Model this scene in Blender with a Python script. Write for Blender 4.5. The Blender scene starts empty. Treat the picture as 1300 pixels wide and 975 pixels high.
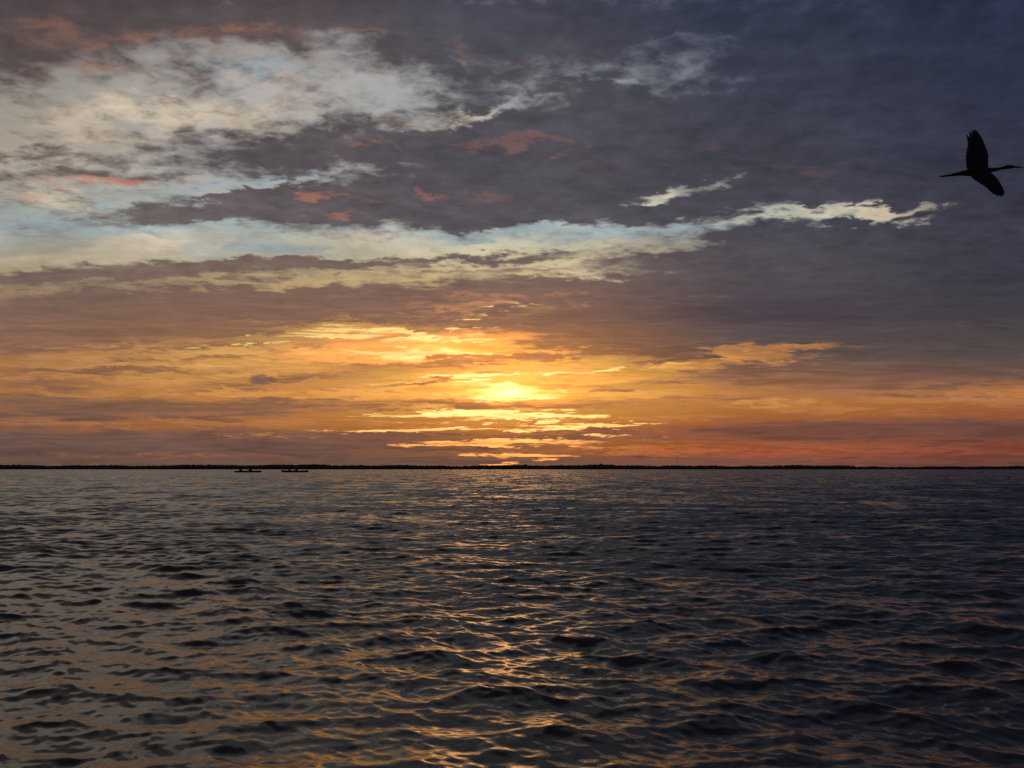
import bpy, bmesh, math, random
import numpy as np
from mathutils import Vector, Matrix

random.seed(7)
rng = np.random.default_rng(11)
scene = bpy.context.scene
COL = scene.collection

# ------------------------------------------------------------------ camera
EYE = 0.58                      # eye height of somebody sitting low on the water
FPX, CX, CY = 1050.0, 650.0, 487.5
PITCH = math.atan((595.7 - CY) / FPX)
cam_data = bpy.data.cameras.new('camera')
cam_data.sensor_width = 36.0
cam_data.lens = 36.0 * FPX / 1300.0
cam_data.clip_start = 0.05
cam_data.clip_end = 120000.0
cam = bpy.data.objects.new('camera', cam_data)
COL.objects.link(cam)
cam.location = (0, 0, EYE)
cam.rotation_euler = (math.radians(90) + PITCH, 0, 0)
scene.camera = cam

scene.view_settings.view_transform = 'Standard'
scene.view_settings.look = 'None'
scene.view_settings.gamma = 1.0
scene.view_settings.use_curve_mapping = False
scene.view_settings.exposure = 0.0
scene.cycles.use_denoising = False
scene.cycles.max_bounces = 6
scene.cycles.glossy_bounces = 4
scene.cycles.caustics_reflective = False
scene.cycles.caustics_refractive = False

SUN_EL = math.radians(5.3)
SUN_AZ = 0.0                    # the sun stands straight ahead (+Y)


def heading(px, py):
    """bearing and elevation (as tangents about due +Y) of a spot in the sky"""
    a, b = (px - CX) / FPX, (CY - py) / FPX
    y = math.cos(PITCH) - b * math.sin(PITCH)
    z = math.sin(PITCH) + b * math.cos(PITCH)
    return a / y, z / y


def lin(c):
    out = []
    for v in c:
        v = v / 255.0
        out.append(v / 12.92 if v <= 0.04045 else ((v + 0.055) / 1.055) ** 2.4)
    return out


class Tree:
    """small helper that writes node trees as expressions"""
    def __init__(self, nt, dims='3D'):
        self.nt = nt
        self.dims = dims

    def put(self, sock, v):
        if v is None:
            return
        if isinstance(v, bpy.types.NodeSocket):
            self.nt.links.new(v, sock)
        else:
            sock.default_value = v

    def m(self, op, a, b=None, c=None, clamp=False):
        n = self.nt.nodes.new('ShaderNodeMath')
        n.operation = op
        n.use_clamp = clamp
        for i, v in enumerate((a, b, c)):
            self.put(n.inputs[i], v)
        return n.outputs[0]

    def v(self, op, a, b=None, s=None):
        n = self.nt.nodes.new('ShaderNodeVectorMath')
        n.operation = op
        self.put(n.inputs[0], a)
        self.put(n.inputs[1], b)
        if s is not None:
            self.put(n.inputs['Scale'], s)
        return n.outputs['Value'] if op in ('DOT_PRODUCT', 'LENGTH') else n.outputs[0]

    def xyz(self, x, y, z=0.0):
        n = self.nt.nodes.new('ShaderNodeCombineXYZ')
        for i, v in enumerate((x, y, z)):
            self.put(n.inputs[i], v)
        return n.outputs[0]

    def sep(self, v):
        n = self.nt.nodes.new('ShaderNodeSeparateXYZ')
        self.put(n.inputs[0], v)
        return n.outputs

    def noise(self, vec, scale, detail=6.0, rough=0.55, lac=2.0, dist=0.0, color=False):
        n = self.nt.nodes.new('ShaderNodeTexNoise')
        n.noise_dimensions = self.dims
        self.put(n.inputs['Vector'], vec)
        n.inputs['Scale'].default_value = scale
        n.inputs['Detail'].default_value = detail
        n.inputs['Roughness'].default_value = rough
        n.inputs['Lacunarity'].default_value = lac
        n.inputs['Distortion'].default_value = dist
        return n.outputs['Color' if color else 'Fac']

    def clumps(self, vec, scale, detail=1.0, rough=0.5, smooth=0.6):
        n = self.nt.nodes.new('ShaderNodeTexVoronoi')
        n.voronoi_dimensions = '2D'
        n.feature = 'SMOOTH_F1'
        n.normalize = True
        self.put(n.inputs['Vector'], vec)
        n.inputs['Scale'].default_value = scale
        n.inputs['Detail'].default_value = detail
        n.inputs['Roughness'].default_value = rough
        n.inputs['Smoothness'].default_value = smooth
        return n.outputs['Distance']

    def mix(self, fac, a, b, mode='MIX'):
        n = self.nt.nodes.new('ShaderNodeMix')
        n.data_type = 'RGBA'
        n.blend_type = mode
        n.clamp_factor = True
        n.clamp_result = False
        self.put(n.inputs[0], fac)
        self.put(n.inputs[6], a)
        self.put(n.inputs[7], b)
        return n.outputs[2]

    def step(self, x, lo, hi):
        n = self.nt.nodes.new('ShaderNodeMapRange')
        n.interpolation_type = 'SMOOTHSTEP'
        self.put(n.inputs['Value'], x)
        n.inputs['From Min'].default_value = lo
        n.inputs['From Max'].default_value = hi
        return n.outputs[0]

    def ramp(self, fac, stops):
        n = self.nt.nodes.new('ShaderNodeValToRGB')
        r = n.color_ramp
        r.interpolation = 'LINEAR'
        stops = sorted(stops)
        r.elements[0].position, r.elements[0].color = stops[0][0], stops[0][1]
        r.elements[1].position, r.elements[1].color = stops[-1][0], stops[-1][1]
        for p, c in stops[1:-1]:
            e = r.elements.new(p)
            e.color = c
        self.put(n.inputs[0], fac)
        return n.outputs[0]

    def blob(self, vec, px, py, rx, ry, tilt=0.0):
        """1 at the heart of a cloud bank, 0 at its rim"""
        x0, y0 = heading(px, py)
        n = self.nt.nodes.new('ShaderNodeMapping')
        n.vector_type = 'TEXTURE'
        self.put(n.inputs['Vector'], vec)
        n.inputs['Location'].default_value = (x0, y0, 0)
        n.inputs['Rotation'].default_value = (0, 0, math.radians(tilt))
        n.inputs['Scale'].default_value = (rx / FPX, ry / FPX, 1)
        g = self.nt.nodes.new('ShaderNodeTexGradient')
        g.gradient_type = 'SPHERICAL'
        self.nt.links.new(n.outputs[0], g.inputs[0])
        return g.outputs['Fac']

    def banks(self, vec, rows):
        acc = 0.0
        for px, py, rx, ry, tilt, s in rows:
            acc = self.m('MULTIPLY_ADD', self.blob(vec, px, py, rx, ry, tilt), s, acc)
        return acc


# ------------------------------------------------------------------ sky
world = bpy.data.worlds.new('World')
scene.world = world
world.use_nodes = True
world.cycles.sampling_method = 'MANUAL'
world.cycles.sample_map_resolution = 512
world.node_tree.nodes.clear()
T = Tree(world.node_tree, '2D')
tc = world.node_tree.nodes.new('ShaderNodeTexCoord')
direction = tc.outputs['Generated']
dx, dy, dz = T.sep(direction)
dz = T.m('MAXIMUM', dz, 0.0)
yy = T.m('MAXIMUM', dy, 0.25)
X = T.m('DIVIDE', dx, yy)
Y = T.m('DIVIDE', dz, yy)
XY = T.xyz(X, Y)
# a flat cloud deck overhead: texture coordinates that crowd towards the horizon
zd = T.m('ADD', dz, 0.11)
DECK = T.xyz(T.m('DIVIDE', dx, zd), T.m('MULTIPLY', T.m('DIVIDE', dy, zd), 1.25))
ZS = T.xyz(T.m('MULTIPLY', X, 1.0), T.m('MULTIPLY', Y, 7.0))      # flat streaks low in the sky

YMAX = 0.64
hf = T.m('DIVIDE', Y, YMAX, clamp=True)
COLS = [0, 325, 650, 975, 1300]


def field(rows, xs=X):
    """rows: (height, colour at five bearings); a smooth colour field over the sky"""
    out = None
    for i, px in enumerate(COLS):
        stops = [(min(max(heading(px, r[0])[1] / YMAX, 0), 1), (*lin(r[1 + i]), 1)) for r in rows]
        c = T.ramp(hf, stops)
        if out is None:
            out = c
        else:
            x0 = heading(COLS[i - 1], 400)[0]
            x1 = heading(px, 400)[0]
            out = T.mix(T.step(xs, x0, x1), out, c)
    return out


# thin bright cloud and open sky seen between the banks
LIGHT = field([
    (0,   (98, 90, 92),   (128, 124, 122), (120, 124, 130), (78, 86, 104),   (48, 56, 76)),
    (100, (150, 146, 138), (174, 170, 166), (152, 157, 162), (108, 113, 124), (66, 72, 88)),
    (200, (180, 170, 156), (168, 165, 162), (146, 152, 155), (122, 124, 126), (74, 76, 88)),
    (290, (158, 168, 166), (164, 178, 178), (176, 190, 186), (172, 176, 164), (120, 116, 112)),
    (345, (176, 160, 128), (190, 172, 132), (226, 206, 152), (166, 142, 116), (84, 76, 76)),
    (400, (168, 130, 96),  (190, 142, 92),  (226, 158, 94),  (150, 106, 80),  (88, 76, 72)),
    (450, (190, 134, 84),  (232, 172, 96), (246, 184, 88),  (196, 132, 80),  (128, 92, 72)),
    (500, (182, 122, 74),  (218, 150, 80),  (250, 196, 96),  (206, 138, 72),  (196, 126, 74)),
    (540, (160, 106, 76),  (182, 116, 68),  (206, 128, 62),  (178, 98, 58),   (150, 82, 58)),
    (575, (136, 88, 70),   (128, 88, 68),   (146, 92, 62),   (160, 84, 58),   (134, 72, 58)),
    (595, (104, 86, 76),   (112, 86, 74),   (118, 84, 68),   (122, 80, 68),   (100, 66, 62)),
])
# the grey undersides of the cloud banks
DARK = field([
    (0,   (78, 68, 70),    (76, 68, 72),    (62, 62, 76),    (47, 54, 72),    (40, 46, 67)),
    (100, (88, 76, 76),    (96, 84, 82),    (76, 75, 82),    (54, 57, 72),    (43, 48, 67)),
    (200, (102, 88, 84),   (82, 76, 81),    (73, 69, 77),    (60, 60, 72),    (49, 51, 68)),
    (290, (120, 108, 98),  (94, 84, 86),    (80, 74, 82),    (65, 62, 74),    (54, 54, 67)),
    (345, (108, 92, 86),   (114, 94, 86),   (112, 92, 88),   (74, 70, 78),    (55, 55, 67)),
    (400, (122, 94, 82),   (124, 94, 80),   (128, 94, 80),   (68, 63, 71),    (66, 62, 68)),
    (450, (132, 94, 76),  (152, 106, 72),  (176, 116, 72),  (86, 74, 74),    (78, 70, 70)),
    (500, (118, 88, 72),   (142, 100, 70),  (184, 118, 68),  (156, 104, 72),  (118, 84, 72)),
    (540, (110, 82, 71),   (116, 82, 68),   (146, 90, 62),   (112, 74, 62),   (104, 70, 62)),
    (575, (98, 77, 70),    (102, 78, 70),   (112, 78, 64),   (122, 76, 62),   (112, 68, 60)),
    (595, (96, 80, 72),    (106, 82, 72),   (112, 80, 66),   (118, 78, 66),   (96, 64, 60)),
])

# ragged, wind-drawn edges: the banks are looked up at wandering coordinates
wig = T.v('SUBTRACT', T.noise(DECK, 2.6, 7, 0.62, color=True), (0.5, 0.5, 0.5))
wamp = T.m('MULTIPLY_ADD', Y, 0.19, 0.014)
wig = T.v('ADD', wig, T.v('SCALE', T.v('SUBTRACT', T.noise(DECK, 13.0, 4, 0.6, color=True), (0.5, 0.5, 0.5)), s=0.28))
wx, wy, wz = T.sep(wig)
WXY = T.xyz(T.m('ADD', X, T.m('MULTIPLY', wx, 0.17)),
            T.m('ADD', Y, T.m('MULTIPLY', wy, wamp)))

puff_big = T.noise(DECK, 4.2, 8, 0.6, dist=0.25)
puff_small = T.noise(DECK, 15.0, 6, 0.6, dist=0.3)
dk_warp = T.v('ADD', DECK, T.v('SCALE', T.v('SUBTRACT', T.noise(DECK, 9.0, 4, 0.6, color=True), (0.5, 0.5, 0.5)), s=0.16))
heap = T.clumps(dk_warp, 9.0, 2.0, 0.55, 0.5)              # 0 in the middle of each cloudlet
puff = T.m('ADD', T.m('MULTIPLY', puff_big, 0.65), T.m('MULTIPLY', puff_small, 0.7))
puff = T.m('SUBTRACT', T.m('MULTIPLY_ADD', heap, -0.55, puff), 0.02)
streak = T.noise(ZS, 5.5, 8, 0.62, dist=0.8)
fine = T.noise(T.v('MULTIPLY', ZS, (1.0, 2.2, 1.0)), 8.0, 7, 0.66, dist=0.9)
lowmix = T.step(Y, 0.30, 0.13)           # 1 near the horizon
n_lo = T.m('SUBTRACT', T.m('ADD', T.m('MULTIPLY', streak, 0.9), T.m('MULTIPLY', fine, 1.1)), 0.5)
tex = T.m('ADD', T.m('MULTIPLY', puff, T.m('SUBTRACT', 1.0, lowmix)), T.m('MULTIPLY', n_lo, lowmix))
tex = T.m('SUBTRACT', tex, 0.5)

dens = T.banks(WXY, [
    # upper left
    (40, 40, 280, 105, 0, 1.5), (330, 5, 320, 66, 0, 1.5), (600, 40, 330, 95, -4, 1.4),
    (620, 130, 130, 30, 12, .6),
    # long middle bank and its left tail
    (430, 186, 310, 46, 2, 1.6), (700, 170, 260, 60, 8, 1.2), (60, 192, 130, 14, 0, .7), (110, 222, 150, 20, 0, .8),
    # wedge
    (600, 246, 360, 54, 4, 2.2), (330, 264, 280, 26, 3, 2.0), (840, 262, 330, 30, 2, 1.4), (640, 272, 330, 18, 0, .9),
    # great slate mass at the right
    (1130, 60, 460, 200, 0, 1.1), (800, 30, 320, 50, 0, .7), (780, 120, 260, 50, 0, .55), (1250, 160, 420, 190, 0, 1.3), (900, 190, 340, 80, 0, 1.2),
    (1120, 240, 300, 40, 0, 1.0), (1330, 330, 300, 110, 0, 1.8),
    (1050, 332, 350, 46, 3, 1.8), (1060, 305, 300, 30, 3, 1.8), (900, 322, 170, 12, 4, 1.0), (880, 395, 260, 80, 0, 1.7), (1140, 385, 360, 85, 0, 1.8),
    (700, 362, 160, 26, 0, .8), (1200, 462, 380, 46, 6, 1.5), (930, 472, 190, 12, 8, .6),
    (300, 372, 260, 7, 2, .7), (620, 372, 200, 7, 3, .8), (200, 425, 240, 8, 2, .7), (520, 405, 160, 6, 2, .6), (750, 405, 160, 9, 2, .7),
    # thin bands left of centre
    (170, 347, 340, 17, 2, 1.7), (420, 334, 200, 11, 1, 1.4), (650, 327, 140, 9, 2, 1.1), (560, 345, 220, 10, 2, .6),
    (130, 400, 400, 52, 1, 1.5), (480, 384, 330, 34, 2, 1.3), (620, 412, 200, 22, 0, .8), (40, 445, 200, 18, 0, .7),
    # brown streaks over the gold
    (420, 476, 260, 9, 4, .8), (330, 492, 200, 6, 2, .6), (60, 490, 130, 8, 0, .7), (760, 432, 160, 12, 4, .7),
    (640, 455, 160, 6, 4, .4), (375, 441, 40, 6, 0, .5),
    (520, 462, 150, 6, 2, .9), (260, 455, 140, 6, 0, .7), (700, 452, 130, 7, 3, .8), (560, 486, 110, 4, 0, .7), (760, 492, 140, 6, 2, .6),
    (480, 512, 260, 7, 0, .7), (760, 515, 200, 7, 0, .7), (640, 517, 120, 4, 0, .6), (200, 470, 160, 6, 0, .6),
    (90, 470, 220, 7, 0, .9), (70, 508, 220, 8, 0, 1.0), (250, 437, 200, 6, 2, .6), (330, 512, 120, 6, 0, .6), (900, 505, 220, 5, 3, .5),
    (220, 120, 320, 45, 0, .25), (330, 215, 260, 22, 6, .3),
    # small bright breaks
    (840, 242, 80, 13, 8, -1.8), (1110, 271, 170, 10, 3, -1.5), (610, 142, 110, 10, 14, -.9), (830, 60, 110, 14, 0, -.5), (760, 95, 90, 10, 4, -.5),
    (950, 452, 190, 8, 7, -1.3), (760, 350, 110, 12, 0, -.9), (330, 238, 150, 7, 10, -.9),
    # low veil over the far shore
    (190, 522, 340, 15, 0, 1.3), (120, 562, 520, 24, 0, 1.7), (520, 560, 300, 16, 0, .9), (1120, 546, 420, 22, 0, 1.3),
    (760, 552, 160, 9, 0, .8), (650, 585, 900, 12, 0, .8),
])
# the open lane at mid height is smooth, thin cloud; the banks above are broken into cloudlets
calm = T.m('MULTIPLY', T.step(Y, 0.31, 0.285), T.step(Y, 0.215, 0.25))
amp = T.m('MULTIPLY_ADD', calm, -1.0, 1.9)
dsum = T.m('ADD', dens, T.m('MULTIPLY', tex, amp))
cover = T.step(dsum, -0.22, 0.85)

# body of the sky
ns = world.node_tree.nodes.new('ShaderNodeTexSky')
ns.sky_type = 'NISHITA'
ns.sun_disc = False
ns.sun_elevation = SUN_EL
ns.sun_rotation = SUN_AZ
ns.air_density = 1.6
ns.dust_density = 3.0
clear = T.v('SCALE', ns.outputs[0], s=0.05)
bright = T.m('MULTIPLY_ADD', T.m('SUBTRACT', T.noise(DECK, 2.6, 8, 0.62, dist=0.4), 0.5), 0.9, 1.0)
light = T.mix(0.06, LIGHT, clear)
dk = T.m('MULTIPLY_ADD', tex, -1.1, 1.05)
dark = T.v('SCALE', DARK, s=dk)

# cream-lit cloud and pale blue gaps in the open parts
cream = T.step(T.m('ADD', T.banks(WXY, [
    (200, 150, 330, 36, 4, .9), (560, 150, 160, 20, 12, .8), (60, 250, 120, 22, -12, .9), (200, 310, 150, 30, 0, .9),
    (60, 325, 130, 26, 0, .7), (470, 300, 200, 24, 0, .7), (790, 345, 150, 18, 0, 1.0), (860, 312, 140, 14, 4, .8),
    (840, 240, 60, 12, 8, .9), (1120, 270, 170, 11, 3, .9), (640, 335, 150, 14, 0, .6)]),
    T.m('MULTIPLY', tex, 0.7)), 0.15, 0.75)
light = T.mix(T.m('MULTIPLY', cream, 0.6), light, (*lin((226, 207, 178)), 1))
blue = T.step(T.m('ADD', T.banks(WXY, [
    (330, 92, 170, 26, 4, .8), (320, 232, 170, 12, 10, .9), (140, 286, 260, 20, 0, .9), (330, 318, 170, 16, 0, .8),
    (700, 298, 330, 18, 0, 1.0), (900, 290, 160, 12, 0, .8), (130, 258, 120, 10, -6, .8)]),
    T.m('MULTIPLY', tex, 0.5)), 0.15, 0.7)
light = T.mix(T.m('MULTIPLY', blue, 0.7), light, (*lin((150, 167, 174)), 1))

# glow round the hidden sun
glow = T.banks(WXY, [(648, 496, 120, 26, 0, .55), (645, 474, 160, 60, 0, .55), (540, 440, 240, 34, 4, .75), (590, 452, 110, 16, 3, .6),
                     (600, 500, 480, 40, 0, .3)])
glow = T.m('POWER', T.m('MAXIMUM', glow, 0.0), 1.6)
light = T.v('ADD', light, T.v('SCALE', T.xyz(3.6, 0.5, 0.04), s=T.m('MULTIPLY', glow, 0.55)))
light = T.v('SCALE', light, s=T.m('ADD', T.m('MULTIPLY', bright, T.m('SUBTRACT', 1.0, lowmix)),
                                  T.m('MULTIPLY', T.m('MAXIMUM', T.m('MULTIPLY_ADD', tex, 2.1, 0.95), 0.72), lowmix)))
dark = T.v('ADD', dark, T.v('SCALE', T.xyz(1.0, 0.46, 0.10), s=T.m('MULTIPLY', glow, 0.28)))

body = T.mix(T.m('MULTIPLY', cover, 0.96), light, dark)

# salmon light caught under the clouds
sbank = T.banks(WXY, [
    (270, 30, 120, 22, 4, .9), (200, 55, 170, 18, 4, .7), (60, 45, 160, 50, 0, .7), (230, 60, 220, 40, 0, .45), (470, 45, 220, 12, -6, .8),
    (440, 90, 150, 14, -3, .8), (640, 80, 160, 14, -8, .6), (120, 105, 190, 16, 0, .6), (330, 105, 120, 8, -4, .6),
    (455, 180, 80, 12, -4, 1.1), (640, 182, 130, 12, -3, .9), (720, 186, 120, 11, -4, .6),
    (140, 232, 190, 13, 0, 1.2), (40, 244, 80, 6, 0, .8), (420, 250, 110, 8, -6, 1.0), (420, 270, 90, 7, 0, 1.0),
    (520, 248, 40, 5, 0, .9), (600, 245, 200, 9, 0, .5), (1005, 214, 90, 8, 0, .7), (860, 200, 260, 10, -4, .5),
    (900, 178, 120, 10, -6, .5),
    (630, 378, 200, 9, 3, .8), (690, 388, 130, 7, 4, .7), (560, 392, 180, 6, 0, .7), (430, 408, 260, 7, 0, .6),
    (890, 372, 140, 8, -2, .5), (160, 440, 260, 7, 0, .6), (960, 460, 200, 9, 6, .6), (980, 443, 130, 6, 6, .6),
    (990, 512, 110, 9, 0, 1.0), (1240, 500, 200, 16, 0, .6), (1000, 575, 330, 12, 0, .8), (820, 572, 160, 9, 0, .9),
    (340, 553, 130, 6, 0, .8), (200, 578, 330, 6, 0, .7), (100, 540, 220, 7, 0, .6)])
salm = T.m('MULTIPLY', T.step(T.m('ADD', sbank, T.m('MULTIPLY', T.m('SUBTRACT', T.noise(DECK, 8.0, 8, 0.68, dist=0.3), 0.5), 3.2)), 0.15, 1.35),
              T.step(sbank, 0.05, 0.45))
SALM = field([
    (0,   (130, 96, 84),  (158, 110, 86),  (118, 92, 86),   (84, 72, 78),    (58, 56, 70)),
    (200, (186, 128, 104), (168, 114, 96),  (132, 95, 90),   (100, 76, 78),   (80, 66, 73)),
    (250, (216, 126, 90),  (190, 122, 98),  (140, 98, 90),   (116, 80, 80),   (84, 66, 74)),
    (390, (160, 116, 90),  (200, 138, 96),  (216, 146, 98),  (116, 86, 80),   (90, 74, 74)),
    (450, (220, 160, 96),  (250, 196, 110), (255, 200, 100), (180, 128, 84),  (120, 90, 76)),
    (510, (214, 140, 80),  (236, 166, 84),  (255, 200, 90),  (222, 156, 84),  (206, 136, 84)),
    (575, (166, 96, 70),   (190, 112, 70),  (220, 130, 66),  (184, 92, 58),   (146, 76, 58)),
])
body = T.mix(T.m('MULTIPLY', salm, 0.62), body, SALM)

# ragged gold-edged slivers between the low veils, brightest under the sun
gbank = T.banks(WXY, [
    (590, 430, 90, 7, 3, .8), (560, 452, 110, 6, 2, .9), (470, 448, 150, 8, 2, .8), (460, 425, 170, 8, 0, .7),
    (650, 486, 100, 6, 0, .9), (655, 505, 80, 5, 0, .9), (610, 497, 90, 4, 2, .6), (560, 418, 120, 5, 2, .6), (330, 432, 160, 5, 3, .6), (300, 462, 150, 4, 2, .5), (640, 395, 90, 4, 4, .4), (760, 470, 120, 4, 4, .8), (590, 478, 160, 5, 2, .7),
    (600, 526, 150, 6, 0, 1.0), (640, 533, 160, 5, 1, 1.1), (560, 544, 130, 6, 0, 1.0), (690, 527, 120, 6, 0, .9),
    (740, 540, 130, 5, 2, .8), (590, 562, 120, 6, 0, 1.1), (700, 560, 170, 6, 2, .9), (650, 562, 70, 4, 0, .9),
    (645, 579, 26, 4, 0, 1.3), (680, 579, 70, 5, 0, 1.1), (620, 579, 40, 3, 0, 1.0), (645, 590, 40, 2, 0, 1.0),
    (740, 567, 90, 5, 0, .8), (800, 540, 100, 4, 2, .7), (500, 527, 120, 4, 0, .5), (480, 547, 120, 4, 0, .5)])
gold = T.m('MULTIPLY', T.step(T.m('ADD', gbank, T.m('MULTIPLY', T.m('SUBTRACT', fine, 0.5), 2.6)), 0.3, 0.8),
              T.step(gbank, 0.0, 0.25))
near = T.m('POWER', T.blob(XY, 648, 500, 430, 240), 1.5)
GOLD = T.mix(T.step(Y, 0.02, 0.07), (*[v for v in (1.3, .47, .10)], 1), (1.25, 0.80, 0.26, 1))
body = T.mix(gold, body, T.v('SCALE', GOLD, s=T.m('MULTIPLY', T.m('MULTIPLY_ADD', near, 0.8, 0.5), T.m('MULTIPLY_ADD', T.m('SUBTRACT', fine, 0.5), 2.2, 1.0))))

# the sun itself behind the veil
core = T.m('POWER', T.m('ADD', T.m('MULTIPLY', T.blob(WXY, 648, 497, 60, 12), 0.5), T.m('MULTIPLY', T.blob(XY, 648, 497, 50, 12), 0.5)), 1.7)
body = T.v('ADD', body, T.v('SCALE', T.xyz(7.0, 2.0, 0.7), s=core))
# one small dark puff alone over the left
lb = T.blob(XY, 331, 482, 26, 10)
lone = T.m('MULTIPLY', T.step(T.m('ADD', lb, T.m('MULTIPLY', T.m('SUBTRACT', puff_small, .5), 1.2)), 0.2, 0.6), T.step(lb, 0.0, 0.25))
body = T.mix(T.m('MULTIPLY', lone, .8), body, (*lin((112, 84, 78)), 1))

# behind and overhead the deck closes to a dull slate
back = T.m('MAXIMUM', T.step(dy, 0.30, -0.15), T.step(Y, 0.66, 1.3))
body = T.mix(T.m('MULTIPLY', back, 0.9), body, (*lin((40, 43, 56)), 1))

bg = world.node_tree.nodes.new('ShaderNodeBackground')
world.node_tree.links.new(body, bg.inputs[0])
bg.inputs[1].default_value = 1.0
wo = world.node_tree.nodes.new('ShaderNodeOutputWorld')
world.node_tree.links.new(bg.outputs[0], wo.inputs[0])


sun_data = bpy.data.lights.new('sun', 'SUN')
sun_data.energy = 0.015
sun_data.angle = math.radians(9)
sun_data.color = (1.0, 0.62, 0.28)
sun = bpy.data.objects.new('sun', sun_data)
COL.objects.link(sun)
sd = Vector((math.sin(SUN_AZ) * math.cos(SUN_EL), math.cos(SUN_AZ) * math.cos(SUN_EL), math.sin(SUN_EL)))
sun.rotation_euler = (-sd).to_track_quat('-Z', 'Y').to_euler()
sun.location = (0, 40, 60)


# ------------------------------------------------------------------ helpers
def material(name, col, rough=0.6, noise=0.25, scale=4.0, spec=0.3):
    m = bpy.data.materials.new(name)
    m.use_nodes = True
    t = Tree(m.node_tree)
    b = m.node_tree.nodes['Principled BSDF']
    tcn = m.node_tree.nodes.new('ShaderNodeTexCoord')
    n = t.noise(tcn.outputs['Object'], scale, 5, 0.6)
    f = t.m('MULTIPLY_ADD', t.m('SUBTRACT', n, 0.5), 2 * noise, 1.0)
    m.node_tree.links.new(t.v('SCALE', col, s=f), b.inputs['Base Color'])
    b.inputs['Roughness'].default_value = rough
    b.inputs['Specular IOR Level'].default_value = spec
    return m


def link_mesh(name, me, mat, parent=None, smooth=True):
    if mat is not None:
        me.materials.append(mat)
    if smooth:
        me.polygons.foreach_set('use_smooth', np.ones(len(me.polygons), bool))
    o = bpy.data.objects.new(name, me)
    COL.objects.link(o)
    if parent is not None:
        o.parent = parent
    return o


def quads_mesh(name, co, quads):
    me = bpy.data.meshes.new(name)
    me.vertices.add(len(co))
    me.vertices.foreach_set('co', np.ascontiguousarray(co, dtype=np.float32).ravel())
    nq = len(quads)
    me.loops.add(nq * 4)
    me.loops.foreach_set('vertex_index', np.ascontiguousarray(quads, dtype=np.int32).ravel())
    me.polygons.add(nq)
    me.polygons.foreach_set('loop_start', np.arange(0, nq * 4, 4, dtype=np.int32))
    me.update(calc_edges=True)
    return me


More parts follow.
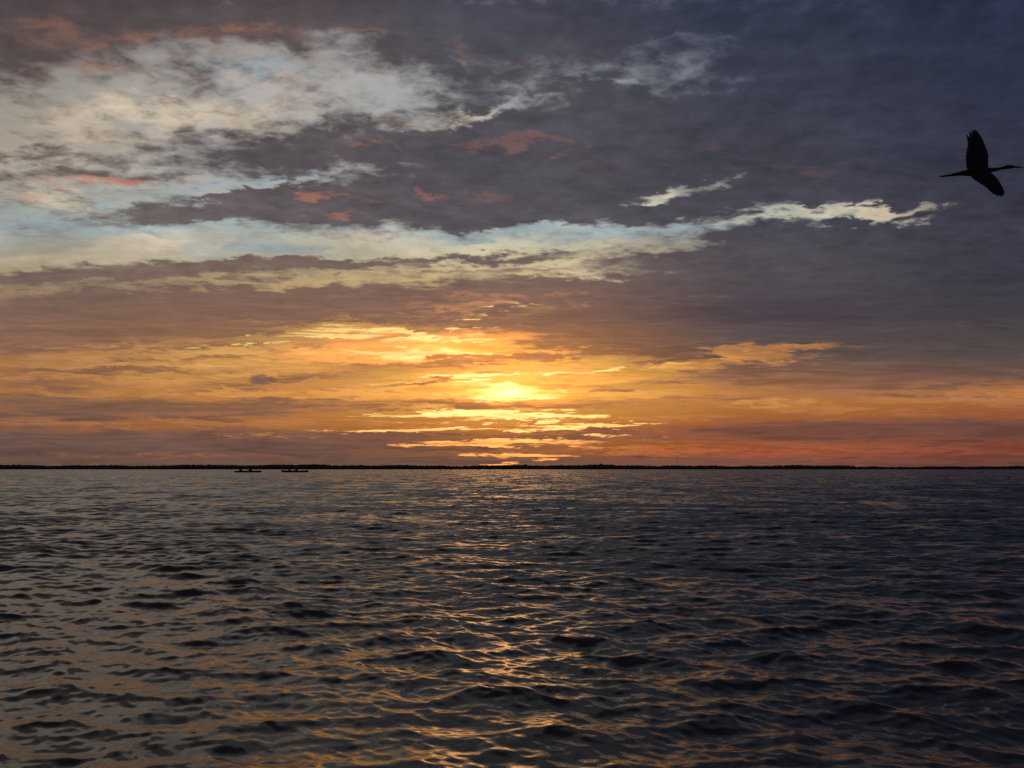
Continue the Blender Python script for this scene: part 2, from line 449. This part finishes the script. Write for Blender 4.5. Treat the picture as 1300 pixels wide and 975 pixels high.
# ------------------------------------------------------------------ water
def build_water():
    # one sheet round the eye: fine underfoot, coarser with distance, out to the horizon
    th = [0.0]
    while th[-1] < math.pi - 1e-4:
        a = th[-1]
        st = math.radians(0.075) if a < math.radians(42) else math.radians(0.075) * (1 + 40 * (a - math.radians(42)))
        th.append(min(a + st, math.pi))
    th = np.array(th)
    th = np.concatenate([-th[1:-1][::-1], th])          # closed ring, -pi left out
    r = [0.12]
    while r[-1] < 60000:
        x = r[-1]
        if x < 1.1:
            d = 0.02
        elif x < 150:
            d = max(0.0065, 0.0036 * x)
        elif x < 3000:
            d = 0.02 * x
        else:
            d = 0.12 * x
        r.append(x + d)
    r = np.array(r)
    dr = np.gradient(r)
    nt, nr = len(th), len(r)
    px = (r[:, None] * np.sin(th)[None, :])
    py = (r[:, None] * np.cos(th)[None, :])
    hx, hy, hz = np.zeros_like(px), np.zeros_like(px), np.zeros_like(px)
    # gusts and slicks: the sea is rougher in some patches than in others
    swell = np.ones_like(px)
    for L, am in ((7.0, .12), (4.3, .14), (2.6, .16), (1.5, .14), (19.0, .14), (1.0, .10)):
        a = rng.uniform(0, 2 * math.pi)
        k = 2 * math.pi / L
        swell += 0.4 * am * np.sin(k * (math.cos(a) * px + 1.6 * math.sin(a) * py) + rng.uniform(0, 6.28))
    swell = np.clip(swell, 0.35, 1.8).astype(np.float32)
    # wind sea: many small wave trains running towards the viewer and a little to the left
    lost = np.zeros(nr)
    N = 130
    lam = np.exp(rng.uniform(math.log(0.032), math.log(0.42), N))
    lam = np.concatenate([lam, [0.58, 0.66, 0.74, 0.85, 0.98, 1.15]])   # a few longer swells under the chop
    lam.sort()
    main = math.radians(-100)                            # heading of the wind
    for i, L in enumerate(lam):
        k = 2 * math.pi / L
        spread = math.radians(36 + 8 * min(1.0, 0.12 / L))
        a = main + rng.normal(0, spread)
        slope = WAVE_SLOPE * (0.9 if L < 0.05 else 1.0) * (1.0 if L < 0.35 else 0.85)
        A = slope / k * rng.uniform(0.6, 1.35)
        ph = rng.uniform(0, 2 * math.pi)
        w = np.clip((L / (dr * 2.2) - 0.8) / 0.8, 0, 1)
        w = w * w * (3 - 2 * w) * np.clip((700 - r) / 500, 0, 1)
        lost += (1 - w ** 2) * (A * k) ** 2 / 2
        n = int(np.searchsorted(-w, 0, side='left'))     # rings beyond which this train is too fine for the mesh
        idx = np.nonzero(w > 0)[0]
        if len(idx) == 0:
            continue
        n = idx[-1] + 1
        cx, sx = math.cos(a), math.sin(a)
        arg = (k * (cx * px[:n] + sx * py[:n]) + ph).astype(np.float32)
        c, s = np.cos(arg), np.sin(arg)
        aw = (A * w[:n, None]).astype(np.float32) * swell[:n]
        hz[:n] += aw * (c + WAVE_SKEW * s * c)           # steeper on the side they run towards
        hx[:n] -= aw * s * cx * WAVE_CHOP
        hy[:n] -= aw * s * sx * WAVE_CHOP
    co = np.stack([px + hx, py + hy, hz], -1).reshape(-1, 3)
    i = np.arange(nr - 1)[:, None] * nt
    j = np.arange(nt)[None, :]
    j2 = (j + 1) % nt
    quads = np.stack([i + j, i + nt + j, i + nt + j2, i + j2], -1).reshape(-1, 4)
    quads = quads[:, ::-1]
    me = quads_mesh('water', co, quads)
    at = me.attributes.new('lost_slope', 'FLOAT', 'POINT')
    at.data.foreach_set('value', np.repeat(np.sqrt(lost), nt).astype(np.float32))

    m = bpy.data.materials.new('lake_water')
    m.use_nodes = True
    t = Tree(m.node_tree)
    b = m.node_tree.nodes['Principled BSDF']
    b.inputs['Base Color'].default_value = (0.06, 0.044, 0.034, 1)
    b.inputs['Roughness'].default_value = 0.15
    b.inputs['IOR'].default_value = 1.5
    b.inputs['Specular IOR Level'].default_value = 0.5
    geo = m.node_tree.nodes.new('ShaderNodeNewGeometry')
    att = m.node_tree.nodes.new('ShaderNodeAttribute')
    att.attribute_name = 'lost_slope'
    P = geo.outputs['Position']
    # ripples finer than the mesh tilt the surface a little
    n1 = t.v('SUBTRACT', t.noise(t.v('MULTIPLY', P, (1.0, 1.6, 1.0)), 0.7, 5, 0.75, color=True), (0.5, 0.5, 0.5))
    n2 = t.v('SUBTRACT', t.noise(t.v('MULTIPLY', P, (1.0, 1.5, 1.0)), 32.0, 3, 0.65, dist=0.5, color=True), (0.5, 0.5, 0.5))
    n3 = t.v('SUBTRACT', t.noise(P, 0.09, 3, 0.6), (0.5, 0.5, 0.5))       # gusts: patches of rougher and smoother water
    gust = t.m('MULTIPLY_ADD', t.noise(t.v('MULTIPLY', P, (0.6, 1.0, 1.0)), 0.35, 3, 0.55), 1.6, 0.2)
    far = t.m('MULTIPLY', att.outputs['Fac'], 6.5)
    # far away only the faces turned this way are seen between the crests
    lean = t.v('SCALE', t.v('NORMALIZE', t.v('MULTIPLY', P, (1.0, 1.0, 0.0))), s=t.m('MULTIPLY', att.outputs['Fac'], -0.85))
    tilt = t.v('ADD', t.v('ADD', lean, t.v('SCALE', n1, s=far)), t.v('SCALE', n2, s=t.m('MULTIPLY', t.m('MULTIPLY', gust, RIPPLE), t.m('MULTIPLY_ADD', att.outputs['Fac'], -4.0, 1.0, clamp=True))))
    tx, ty, tz = t.sep(tilt)
    nrm = t.v('NORMALIZE', t.v('ADD', geo.outputs['Normal'], t.xyz(tx, ty, 0.0)))
    m.node_tree.links.new(nrm, b.inputs['Normal'])
    o = link_mesh('water', me, m)
    o['kind'] = 'structure'
    return o


WAVE_SLOPE = 0.0215
WAVE_SKEW = 0.55
WAVE_CHOP = 1.25
RIPPLE = 0.13
build_water()


# ------------------------------------------------------------------ object helpers
def at(px, py, depth):
    """world point `depth` metres out along +Y on the sight line of a spot in the photo"""
    a, b = heading(px, py)
    return Vector((a * depth, depth, EYE + b * depth))


def tag(o, label, cat, group=None):
    o['label'] = label
    o['category'] = cat
    if group:
        o['group'] = group
    return o


def empty(name, loc, rz=0.0):
    o = bpy.data.objects.new(name, None)
    o.empty_display_size = 0.3
    o.location = loc
    o.rotation_euler = (0, 0, rz)
    COL.objects.link(o)
    return o


def ring_loft(bm, rings, caps=True):
    vs = [[bm.verts.new(p) for p in r] for r in rings]
    n = len(vs[0])
    for a, b in zip(vs[:-1], vs[1:]):
        for i in range(n):
            bm.faces.new((a[i], a[(i + 1) % n], b[(i + 1) % n], b[i]))
    if caps:
        bm.faces.new(vs[0][::-1])
        bm.faces.new(vs[-1])


def tube(bm, pts, rad, n=10, flat=1.0):
    """tapered tube along a path; flat squeezes it across its second axis"""
    pts = [Vector(p) for p in pts]
    rings = []
    up = Vector((0, 0, 1))
    for i, p in enumerate(pts):
        d = (pts[min(i + 1, len(pts) - 1)] - pts[max(i - 1, 0)]).normalized()
        u = up if abs(d.dot(up)) < 0.9 else Vector((0, 1, 0))
        s = d.cross(u).normalized()
        w = s.cross(d).normalized()
        rings.append([p + s * math.cos(k) * rad[i] * flat + w * math.sin(k) * rad[i]
                      for k in (2 * math.pi * j / n for j in range(n))])
    ring_loft(bm, rings)


def ball(bm, c, r, seg=14):
    m = Matrix.Translation(c) @ Matrix.Diagonal((*r, 1)) if isinstance(r, tuple) else Matrix.Translation(c) @ Matrix.Scale(r, 4)
    bmesh.ops.create_uvsphere(bm, u_segments=seg, v_segments=seg // 2 + 2, radius=1.0, matrix=m)


def to_mesh(name, bm):
    bmesh.ops.recalc_face_normals(bm, faces=bm.faces)
    me = bpy.data.meshes.new(name)
    bm.to_mesh(me)
    bm.free()
    return me


def fuse(me, voxel, smooth=3):
    """weld overlapping volumes into one continuous skin"""
    o = bpy.data.objects.new('fuse', me)
    COL.objects.link(o)
    r = o.modifiers.new('r', 'REMESH')
    r.mode = 'VOXEL'
    r.voxel_size = voxel
    if smooth:
        s = o.modifiers.new('s', 'SMOOTH')
        s.factor = 0.5
        s.iterations = smooth
    dg = bpy.context.evaluated_depsgraph_get()
    out = bpy.data.meshes.new_from_object(o.evaluated_get(dg))
    bpy.data.objects.remove(o)
    out.name = me.name
    return out


# ------------------------------------------------------------------ far shore
M_SOIL = material('shore_soil', (0.10, 0.085, 0.065), 0.9, 0.4, 0.05, 0.1)
M_LEAF = material('far_foliage', (0.11, 0.115, 0.085), 0.9, 0.4, 0.08, 0.05)
M_STEEL = material('mast_steel', (0.22, 0.22, 0.23), 0.5, 0.15, 1.0, 0.4)


def shore_dist(x):
    """how far out the waterline lies; the right-hand end falls back to a farther headland"""
    d = 2400 + 60 * np.sin(x / 310.0) + 35 * np.sin(x / 97.0 + 1.3) + 90 * np.sin(x / 820.0 + 0.6)
    return d + 950 / (1 + np.exp(-(x - 1075) / 12.0))


def build_shore():
    xs = np.linspace(-7000, 7000, 1401)
    y0 = shore_dist(xs)
    prof = [(0, -1.0), (3, 0.15), (12, 0.7), (60, 1.2), (400, 2.0), (3000, 3.0), (3010, -1.0)]
    co = np.stack([np.stack([xs, y0 + a, np.full_like(xs, h) + 0.15 * np.sin(xs / 23 + a)], -1) for a, h in prof], 0)
    nx = len(xs)
    i = np.arange(len(prof) - 1)[:, None] * nx
    j = np.arange(nx - 1)[None, :]
    q = np.stack([i + j, i + j + 1, i + nx + j + 1, i + nx + j], -1).reshape(-1, 4)
    o = link_mesh('far_shore', quads_mesh('far_shore', co.reshape(-1, 3), q), M_SOIL)
    o['kind'] = 'structure'

    # the wood along it reads as one dark mass: thousands of lumpy crowns on thin stems
    bm = bmesh.new()
    bmesh.ops.create_icosphere(bm, subdivisions=2, radius=1.0)
    base = np.array([v.co[:] for v in bm.verts])
    tri = np.array([[v.index for v in f.verts] for f in bm.faces])
    bm.free()
    V, F, off = [], [], 0
    for row, (back, step, hh) in enumerate(((6, 5.0, 0.55), (16, 6.5, 0.85), (32, 8.0, 1.0), (55, 9.0, 1.05))):
        x = -4600.0
        while x < 4600:
            x += step * rng.uniform(0.5, 1.3)
            r = rng.uniform(4.0, 7.0)
            lift = 1.0 + 0.10 * math.sin(x / 140.0) + 0.09 * math.sin(x / 47.0 + 2) + 0.06 * math.sin(x / 19.0)
            h = (11.8 if x < 900 else 11.0) * hh * lift * rng.uniform(0.93, 1.03)
            if rng.random() < 0.05:
                h *= 1.09
            c = np.array([x, float(shore_dist(np.array(x))) + back + rng.uniform(-4, 4), h - r * 0.75])
            nz = rng.normal(0, 0.17, len(base))
            p = base * (1 + nz)[:, None] * np.array([r, r, r * 0.78]) + c
            V.append(p)
            F.append(tri + off)
            off += len(base)
            # the skirt of lower boughs under the crown
            p2 = base * (1 + rng.normal(0, 0.15, len(base)))[:, None] * np.array([r * 0.95, r * 0.95, h * 0.45]) + np.array([c[0], c[1], h * 0.40])
            V.append(p2)
            F.append(tri + off)
            off += len(base)
    V, F = np.concatenate(V), np.concatenate(F)
    me = bpy.data.meshes.new('treeline')
    me.vertices.add(len(V))
    me.vertices.foreach_set('co', V.astype(np.float32).ravel())
    me.loops.add(len(F) * 3)
    me.loops.foreach_set('vertex_index', F.astype(np.int32).ravel())
    me.polygons.add(len(F))
    me.polygons.foreach_set('loop_start', np.arange(0, len(F) * 3, 3, dtype=np.int32))
    me.update(calc_edges=True)
    o = link_mesh('treeline', me, M_LEAF, smooth=False)
    o['kind'] = 'stuff'
    o['label'] = 'low dark wood along the far shore, one unbroken strip on the horizon'
    o['category'] = 'woodland'


build_shore()


def radio_mast(px, top_py, dist, label):
    a, b = heading(px, top_py)
    H = EYE + b * dist
    root = empty('radio_mast', (a * dist, dist, 2.0))
    H -= 2.0
    tag(root, label, 'radio mast', 'radio masts behind the far wood')
    bm = bmesh.new()
    w = 0.55
    legs = [(w * math.cos(t), w * math.sin(t)) for t in (0.5, 0.5 + 2.094, 0.5 + 4.189)]
    for x, y in legs:
        tube(bm, [(x, y, 0), (x, y, H * 0.93)], [0.10, 0.09], 6)
    n = int(H / 1.6)
    for k in range(n):
        z0, z1 = k * H * 0.93 / n, (k + 1) * H * 0.93 / n
        for i in range(3):
            p, q = legs[i], legs[(i + 1) % 3]
            tube(bm, [(*p, z0), (*q, z1)], [0.05, 0.05], 4)
    link_mesh('lattice_tower', to_mesh('lattice_tower', bm), M_STEEL, root)
    bm = bmesh.new()
    tube(bm, [(0, 0, H * 0.925), (0, 0, H)], [0.16, 0.05], 6)
    link_mesh('antenna', to_mesh('antenna', bm), M_STEEL, root)
    for t in (0.9, 0.9 + 2.094, 0.9 + 4.189):
        bm = bmesh.new()
        for f in (0.45, 0.88):
            tube(bm, [(w * math.cos(t), w * math.sin(t), H * f), (H * 0.45 * math.cos(t), H * 0.45 * math.sin(t), 0)], [0.03, 0.03], 4)
        link_mesh('guy_wire', to_mesh('guy_wire', bm), M_STEEL, root)


radio_mast(104.5, 576.5, 2560, 'thin radio mast above the far wood at the left, near the dark shore end')
radio_mast(860, 581, 2560, 'thin radio mast above the far wood, right of the bright sun')

# ------------------------------------------------------------------ kayaks
M_HULL = material('kayak_plastic', (0.06, 0.028, 0.022), 0.35, 0.2, 3.0, 0.5)
M_RIM = material('black_rubber', (0.015, 0.015, 0.016), 0.6, 0.2, 8.0, 0.3)
M_CLOTH = material('dark_clothing', (0.022, 0.024, 0.032), 0.9, 0.3, 18.0, 0.1)
M_SKIN = material('skin', (0.26, 0.15, 0.10), 0.5, 0.12, 25.0, 0.4)
M_SHAFT = material('paddle_shaft', (0.03, 0.03, 0.033), 0.4, 0.2, 6.0, 0.4)
M_BAG = material('bag_fabric', (0.02, 0.022, 0.024), 0.7, 0.3, 12.0, 0.2)


def kayak(loc, label, L, sweep_bow, sweep_stern, blunt_stern, seats):
    root = empty('kayak', loc)
    tag(root, label, 'kayak', 'tandem kayaks out on the water')
    # local +X is the stern end (right in view), the bow points left
    bm = bmesh.new()
    rings = []
    N = 29
    for i in range(N):
        s = -1 + 2 * i / (N - 1)
        t = abs(s)
        full = (1 - t ** 2.6) ** 0.75
        end_w = 0.03 if s < 0 else (0.12 if blunt_stern else 0.03)
        hw = end_w + (0.38 - end_w) * full
        sweep = sweep_bow if s < 0 else sweep_stern
        top = 0.31 + sweep * t ** 4
        keel = -0.10 + (0.08 + (0.10 if s < 0 else (0.02 if blunt_stern else 0.08))) * t ** 5
        if s < 0 and sweep_bow <= 0:
            top -= 0.08 * t ** 3
        ring = []
        for k in range(16):
            a = 2 * math.pi * k / 16
            c, sn = math.cos(a), math.sin(a)
            y = hw * math.copysign(abs(c) ** 0.75, c)
            if sn >= 0:
                z = top - 0.10 + 0.10 * abs(sn) ** 0.9
            else:
                z = (top - 0.10) + (keel - top + 0.10) * abs(sn) ** 0.8
            ring.append((s * L / 2, y, z))
        rings.append(ring)
    ring_loft(bm, rings)
    hull = link_mesh('hull', to_mesh('hull', bm), M_HULL, root)
    for sx in seats:
        bm = bmesh.new()
        loop = [(sx + 0.42 * math.cos(a), 0.25 * math.sin(a), 0.275) for a in (2 * math.pi * k / 28 for k in range(29))]
        tube(bm, loop, [0.022] * 29, 8)
        link_mesh('cockpit_rim', to_mesh('cockpit_rim', bm), M_RIM, root)
        bm = bmesh.new()
        ring_loft(bm, [[(sx + 0.24 + 0.03 * t + dx, y, 0.24 + 0.34 * t) for dx, y in
                        ((-0.02, -0.19 + 0.04 * t), (0.02, -0.19 + 0.04 * t), (0.02, 0.19 - 0.04 * t), (-0.02, 0.19 - 0.04 * t))]
                       for t in (0, 0.3, 0.6, 0.85, 1.0)])
        link_mesh('seat_back', to_mesh('seat_back', bm), M_RIM, root)
    for s in (-1, 1):
        bm = bmesh.new()
        x0 = s * (L / 2 - 0.22)
        sw = sweep_bow if s < 0 else sweep_stern
        tube(bm, [(x0 + 0.14 * (k - 2) / 2, 0, 0.245 + max(sw, -0.04) * 0.68 + 0.05 * math.sin(math.pi * k / 4)) for k in range(5)], [0.014] * 5, 6)
        link_mesh('carry_handle', to_mesh('carry_handle', bm), M_RIM, root)
    return root


def paddler(loc, label, lean, tilt, turn=0.0):
    """a seated figure facing -X with both hands on a double paddle held across the lap"""
    bm = bmesh.new()
    hip = Vector((0.06, 0, 0.17))
    chest = Vector((0.06 - lean * 0.30, 0, 0.50))
    neck = Vector((0.06 - lean * 0.44, 0, 0.665))
    head = neck + Vector((-0.02 - lean * 0.08, 0, 0.155))
    # trunk
    rings = []
    for t, w, d in ((0.0, 0.17, 0.12), (0.2, 0.165, 0.115), (0.45, 0.15, 0.105), (0.75, 0.175, 0.115), (0.93, 0.19, 0.105), (1.03, 0.15, 0.085), (1.1, 0.07, 0.06)):
        c = hip.lerp(neck, t * 0.92)
        rings.append([c + Vector((d * math.cos(a), w * math.sin(a), 0)) for a in (2 * math.pi * k / 18 for k in range(18))])
    ring_loft(bm, rings)
    tube(bm, [neck - Vector((0, 0, .05)), neck + Vector((-.01, 0, .07))], [0.058, 0.052], 12)
    # head with face
    ball(bm, head, (0.098, 0.078, 0.12), 20)
    ball(bm, head + Vector((-0.03, 0, -0.06)), (0.062, 0.058, 0.062), 14)                       # jaw
    tube(bm, [head + Vector((-0.085, 0, 0.012)), head + Vector((-0.112, 0, -0.022)), head + Vector((-0.085, 0, -0.03))], [0.012, 0.016, 0.012], 8)
    for s in (-1, 1):
        ball(bm, head + Vector((0.008, s * 0.078, -0.005)), (0.026, 0.012, 0.034), 10)            # ears
        ball(bm, head + Vector((-0.085, s * 0.032, 0.028)), (0.016, 0.024, 0.008), 8)             # brows
    tube(bm, [head + Vector((-0.083, -0.024, -0.056)), head + Vector((-0.092, 0, -0.056)), head + Vector((-0.083, 0.024, -0.056))], [0.007, 0.010, 0.007], 8)
    # legs stretched forward into the hull, knees a little up
    for s in (-1, 1):
        tube(bm, [(0.04, s * 0.09, 0.13), (-0.36, s * 0.13, 0.23), (-0.74, s * 0.10, 0.09)], [0.088, 0.064, 0.042], 12)
        tube(bm, [(-0.72, s * 0.10, 0.07), (-0.79, s * 0.11, 0.17)], [0.042, 0.032], 10)
    # arms to the shaft
    ca, sa = math.cos(tilt), math.sin(tilt)
    mid = Vector((neck.x - 0.36, 0, 0.40))
    axis = Vector((-0.16 * math.cos(turn), ca, sa)).normalized()
    for s in (-1, 1):
        sh = neck + Vector((0.0, s * 0.185, -0.055))
        grip = mid + axis * (s * 0.31)
        el = sh.lerp(grip, 0.48) + Vector((0.04, s * 0.09, -0.11))
        tube(bm, [sh, sh.lerp(el, .5), el, el.lerp(grip, .5), grip + Vector((0.06, 0, 0.0))], [0.058, 0.05, 0.042, 0.037, 0.027], 12)
        palm = grip + Vector((0.030, 0, 0.004))
        ball(bm, palm, (0.034, 0.042, 0.026), 12)
        for k in range(4):                                                                      # fingers closed round the shaft
            o = axis * ((k - 1.5) * 0.021)
            r = (0.0095, 0.0102, 0.0098, 0.0085)[k]
            ln = (0.9, 1.0, 0.95, 0.8)[k]
            tube(bm, [palm + o + Vector((-0.015, 0, 0.018)), grip + o + Vector((-0.022, 0, 0.022)), grip + o + Vector((-0.034 * ln, 0, -0.004)), grip + o + Vector((-0.014, 0, -0.028 * ln))], [r, r, r * .95, r * .8], 7)
        tube(bm, [palm - axis * (s * 0.03), grip - axis * (s * 0.045) + Vector((0.012, 0, -0.014)), grip - axis * (s * 0.035) + Vector((-0.012, 0, -0.030))], [0.012, 0.011, 0.009], 7)
    me = fuse(to_mesh('person', bm), 0.0085, 2)
    me.materials.append(M_CLOTH)
    me.materials.append(M_SKIN)
    for p in me.polygons:
        c = p.center
        near_hand = min((Vector(c) - (mid + axis * (s * 0.31))).length for s in (-1, 1)) < 0.065
        if c.z > neck.z + 0.02 or near_hand:
            p.material_index = 1
    o = link_mesh('person', me, None)
    o.location = loc
    tag(o, label[0], 'person', 'paddlers in the kayaks')
    # hair over the back and top of the head
    bm = bmesh.new()
    ball(bm, head + Vector((0.014, 0, 0.022)), (0.098, 0.086, 0.112), 20)
    bmesh.ops.bisect_plane(bm, geom=bm.verts[:] + bm.edges[:] + bm.faces[:], plane_co=head + Vector((-0.03, 0, 0.02)),
                           plane_no=(-0.75, 0, -0.66), clear_outer=True)
    hr = link_mesh('hair', to_mesh('hair', bm), M_RIM, o)
    # paddle in the hands: a thing of its own
    root = empty('paddle', Vector(loc) + mid)
    tag(root, label[1], 'paddle', 'paddles held by the kayakers')
    bm = bmesh.new()
    tube(bm, [axis * -0.78, axis * 0.78], [0.015, 0.015], 10)
    link_mesh('shaft', to_mesh('shaft', bm), M_SHAFT, root)
    for s in (-1, 1):
        bm = bmesh.new()
        n = axis.cross(Vector((0, 0, 1))).normalized()
        w = n.cross(axis).normalized()
        rings = []
        for t, hw, th in ((0, .018, .016), (.15, .05, .012), (.4, .085, .008), (.7, .088, .007), (.9, .07, .006), (1.0, .035, .005)):
            c = axis * (s * (0.76 + 0.46 * t))
            rings.append([c + w * hw + n * th, c - w * hw + n * th, c - w * hw - n * th, c + w * hw - n * th])
        ring_loft(bm, rings)
        link_mesh('blade', to_mesh('blade', bm), M_SHAFT, root)
    return o


KD = 150.0
def spot(px):
    return heading(px, 595)[0] * KD

mpp = KD / FPX
k1 = spot(314.2)
kayak((k1, KD, 0.03), 'low dark kayak with a blunt right end, carrying two paddlers sitting apart', 4.95, -0.02, 0.03, True, (-1.30, 0.50))
paddler((k1 - 1.30, KD, 0.02), ('dark seated paddler at the left end of the blunt kayak, paddle raised above the wood',
                                'paddle tipped high, held by the left paddler of the blunt kayak'), 0.10, math.radians(48), 0.6)
paddler((k1 + 0.50, KD, 0.02), ('dark seated paddler behind the middle of the blunt kayak, right of its other paddler',
                                'paddle held low by the right paddler of the blunt kayak'), 0.02, math.radians(-9))
k2 = spot(374.3) * (KD + 3) / KD
kayak((k2, KD + 3, 0.03), 'low dark kayak with both ends turned up, carrying one broad paddler amidships', 5.0, 0.16, 0.13, False, (0.25,))
paddler((k2 + 0.25, KD + 3, 0.02), ('dark seated paddler amidships in the kayak with upturned ends',
                                    'paddle held level by the paddler in the kayak with upturned ends'), 0.14, math.radians(10), 0.0)
# a lump of gear strapped on the foredeck
bm = bmesh.new()
rings = []
for t, r in ((0, .06), (.08, .13), (.3, .17), (.6, .165), (.85, .12), (.95, .07), (1.0, .05)):
    rings.append([(-0.30 + 0.6 * t, r * math.cos(a) * 1.1 + 0.01 * math.sin(5 * a + 9 * t), 0.15 + r * 0.9 * math.sin(a) + 0.012 * math.sin(3 * a + 7 * t))
                  for a in (2 * math.pi * k / 16 for k in range(16))])
ring_loft(bm, rings)
root = empty('gear_bag', (k2 - 0.95, KD + 3, 0.20))
link_mesh('bag_body', to_mesh('bag_body', bm), M_BAG, root)
for x in (-0.14, 0.14):
    bm = bmesh.new()
    tube(bm, [(x, 0.205 * math.cos(a), 0.15 + 0.17 * math.sin(a)) for a in (2 * math.pi * k / 20 for k in range(21))], [0.012] * 21, 6)
    link_mesh('strap', to_mesh('strap', bm), M_RIM, root)
tag(root, 'small dark bundle of gear on the foredeck of the kayak with upturned ends', 'bag')

# ------------------------------------------------------------------ the bird
M_FEATHER = material('dark_plumage', (0.05, 0.05, 0.053), 0.85, 0.35, 14.0, 0.15)
M_BILL = material('bill_horn', (0.05, 0.04, 0.03), 0.5, 0.2, 20.0, 0.3)
BD = 9.0


def build_bird():
    u = BD / FPX
    origin = at(1240, 217, BD)

    def P(px, py, dep=0.0):
        return at(px, py, BD + dep) - origin

    bm = bmesh.new()
    # trailing legs, tail, body, neck, head, bill: one line from toes to bill tip
    spine = [(1192.5, 224.2, .5), (1199, 223.2, .9), (1207, 222.2, 1.3), (1215, 221.0, 2.0), (1222, 220.1, 3.1), (1230, 219.3, 4.6),
             (1238, 218.4, 5.5), (1246, 217.4, 5.2), (1252, 216.6, 4.2), (1258, 215.9, 3.1), (1264, 215.2, 2.4), (1270, 214.1, 2.0),
             (1275, 212.9, 2.1), (1279.5, 212.0, 2.7), (1283.5, 211.8, 2.4), (1287, 211.9, 1.5), (1291, 212.0, 1.1), (1295, 212.4, .85), (1299, 213.0, .5)]
    tube(bm, [P(x, y) for x, y, r in spine], [max(r * u, 0.006) for x, y, r in spine], 14, 0.85)
    # second leg and wedge of tail feathers
    tube(bm, [P(1194, 224.6, .03), P(1206, 223.0, .03), P(1222, 220.6, .02)], [.006, .009, .02], 8)
    tube(bm, [P(1209, 221.6), P(1220, 220.2), P(1228, 219.3)], [.010, .024, .034], 10, 1.6)

    def wing(lead, trail, dep, notch):
        """a cambered wing between its leading and trailing edges, primaries parted at the tip"""
        lead, trail = [Vector((*p, 0)) for p in lead], [Vector((*p, 0)) for p in trail]
        nS, nC = 34, 22

        def along(poly, t):
            f = t * (len(poly) - 1)
            i = min(int(f), len(poly) - 2)
            p0, p1 = poly[max(i - 1, 0)], poly[i]
            p2, p3 = poly[i + 1], poly[min(i + 2, len(poly) - 1)]
            w = f - i
            return 0.5 * ((2 * p1) + (p2 - p0) * w + (2 * p0 - 5 * p1 + 4 * p2 - p3) * w * w + (3 * p1 - p0 - 3 * p2 + p3) * w ** 3)

        top, bot = [], []
        for i in range(nS + 1):
            t = i / nS
            a, b = along(lead, t), along(trail, t)
            rt, rb = [], []
            for j in range(nC + 1):
                c = j / nC
                # scallop the trailing edge into feathers
                cc = c * (1 - notch * (0.5 + 0.5 * math.cos(2 * math.pi * t * 11)) * c * c * (0.4 + t) * (1 + 3.2 * max(0.0, t - 0.55)))
                q = a.lerp(b, cc)
                camber = 0.05 * math.sin(math.pi * min(cc * 1.15, 1)) * (1 - 0.5 * t)
                d = dep * (t ** 1.15) + camber * (1 if dep > 0 else -1)
                th = 0.012 * (1 - 0.55 * t) * (1 - 0.5 * c) + 0.0055
                o = P(q.x, q.y, d)
                nrm = Vector((0.15, -0.8, 0.55)).normalized()
                rt.append(bm.verts.new(o + nrm * th))
                rb.append(bm.verts.new(o - nrm * th))
            top.append(rt)
            bot.append(rb)
        for i in range(nS):
            for j in range(nC):
                bm.faces.new((top[i][j], top[i][j + 1], top[i + 1][j + 1], top[i + 1][j]))
                bm.faces.new((bot[i][j], bot[i + 1][j], bot[i + 1][j + 1], bot[i][j + 1]))
            bm.faces.new((top[i][0], top[i + 1][0], bot[i + 1][0], bot[i][0]))
            bm.faces.new((top[i][nC], bot[i][nC], bot[i + 1][nC], top[i + 1][nC]))
        for j in range(nC):
            bm.faces.new((top[0][j], bot[0][j], bot[0][j + 1], top[0][j + 1]))
            bm.faces.new((top[nS][j], top[nS][j + 1], bot[nS][j + 1], bot[nS][j]))

    wing([(1253.5, 219), (1254, 208), (1253.8, 197), (1250.2, 186), (1245, 176), (1240.5, 169)],
         [(1229, 219), (1226.5, 208), (1226, 198), (1227.5, 188), (1230, 179), (1232.5, 172.5)], 0.31, 0.05)
    wing([(1253, 216), (1258.5, 221.5), (1264.5, 227.0), (1269.2, 233.5), (1272.3, 240), (1273, 244)],
         [(1231, 218), (1233.5, 224.5), (1240.5, 229.8), (1248.5, 235.2), (1256.5, 240.4), (1264, 244.8)], -0.31, 0.045)
    # the long primaries stand apart at the wing tips
    for fx, fy, tx, ty in ((1247, 181, 1238.6, 165.2), (1243.5, 181, 1236.2, 164.8), (1239.5, 182, 1233.6, 165.6), (1235.5, 183, 1230.8, 167.8), (1231.5, 185, 1227.8, 171.6)):
        tube(bm, [P(fx, fy, .24), P((fx + tx) / 2 + .5, (fy + ty) / 2, .29), P(tx, ty, .345)], [.016, .0135, .0065], 8, 1.3)
    for fx, fy, tx, ty in ((1269.5, 236, 1274.6, 246.2), (1266, 237, 1273.2, 248.2), (1262, 237.5, 1270.8, 249.2), (1258, 237.5, 1267.2, 248.8), (1253, 236, 1262.4, 246.6)):
        tube(bm, [P(fx, fy, -.25), P((fx + tx) / 2, (fy + ty) / 2 - .3, -.29), P(tx, ty, -.345)], [.016, .0135, .0065], 8, 1.3)
    me = fuse(to_mesh('bird', bm), 0.0042, 2)
    me.materials.append(M_FEATHER)
    me.materials.append(M_BILL)
    bx = P(1286.5, 212).x
    for p in me.polygons:
        if p.center.x > bx:
            p.material_index = 1
    o = link_mesh('bird', me, None)
    o.location = origin
    tag(o, 'dark long-billed wading bird in flight, legs trailing, wings spread against the slate cloud', 'bird')
    for s in (-1, 1):
        bm = bmesh.new()
        ball(bm, P(1281.5, 211.4) + Vector((0, s * 0.0185, 0)), 0.0045, 10)
        link_mesh('eye', to_mesh('eye', bm), M_RIM, o)


build_bird()
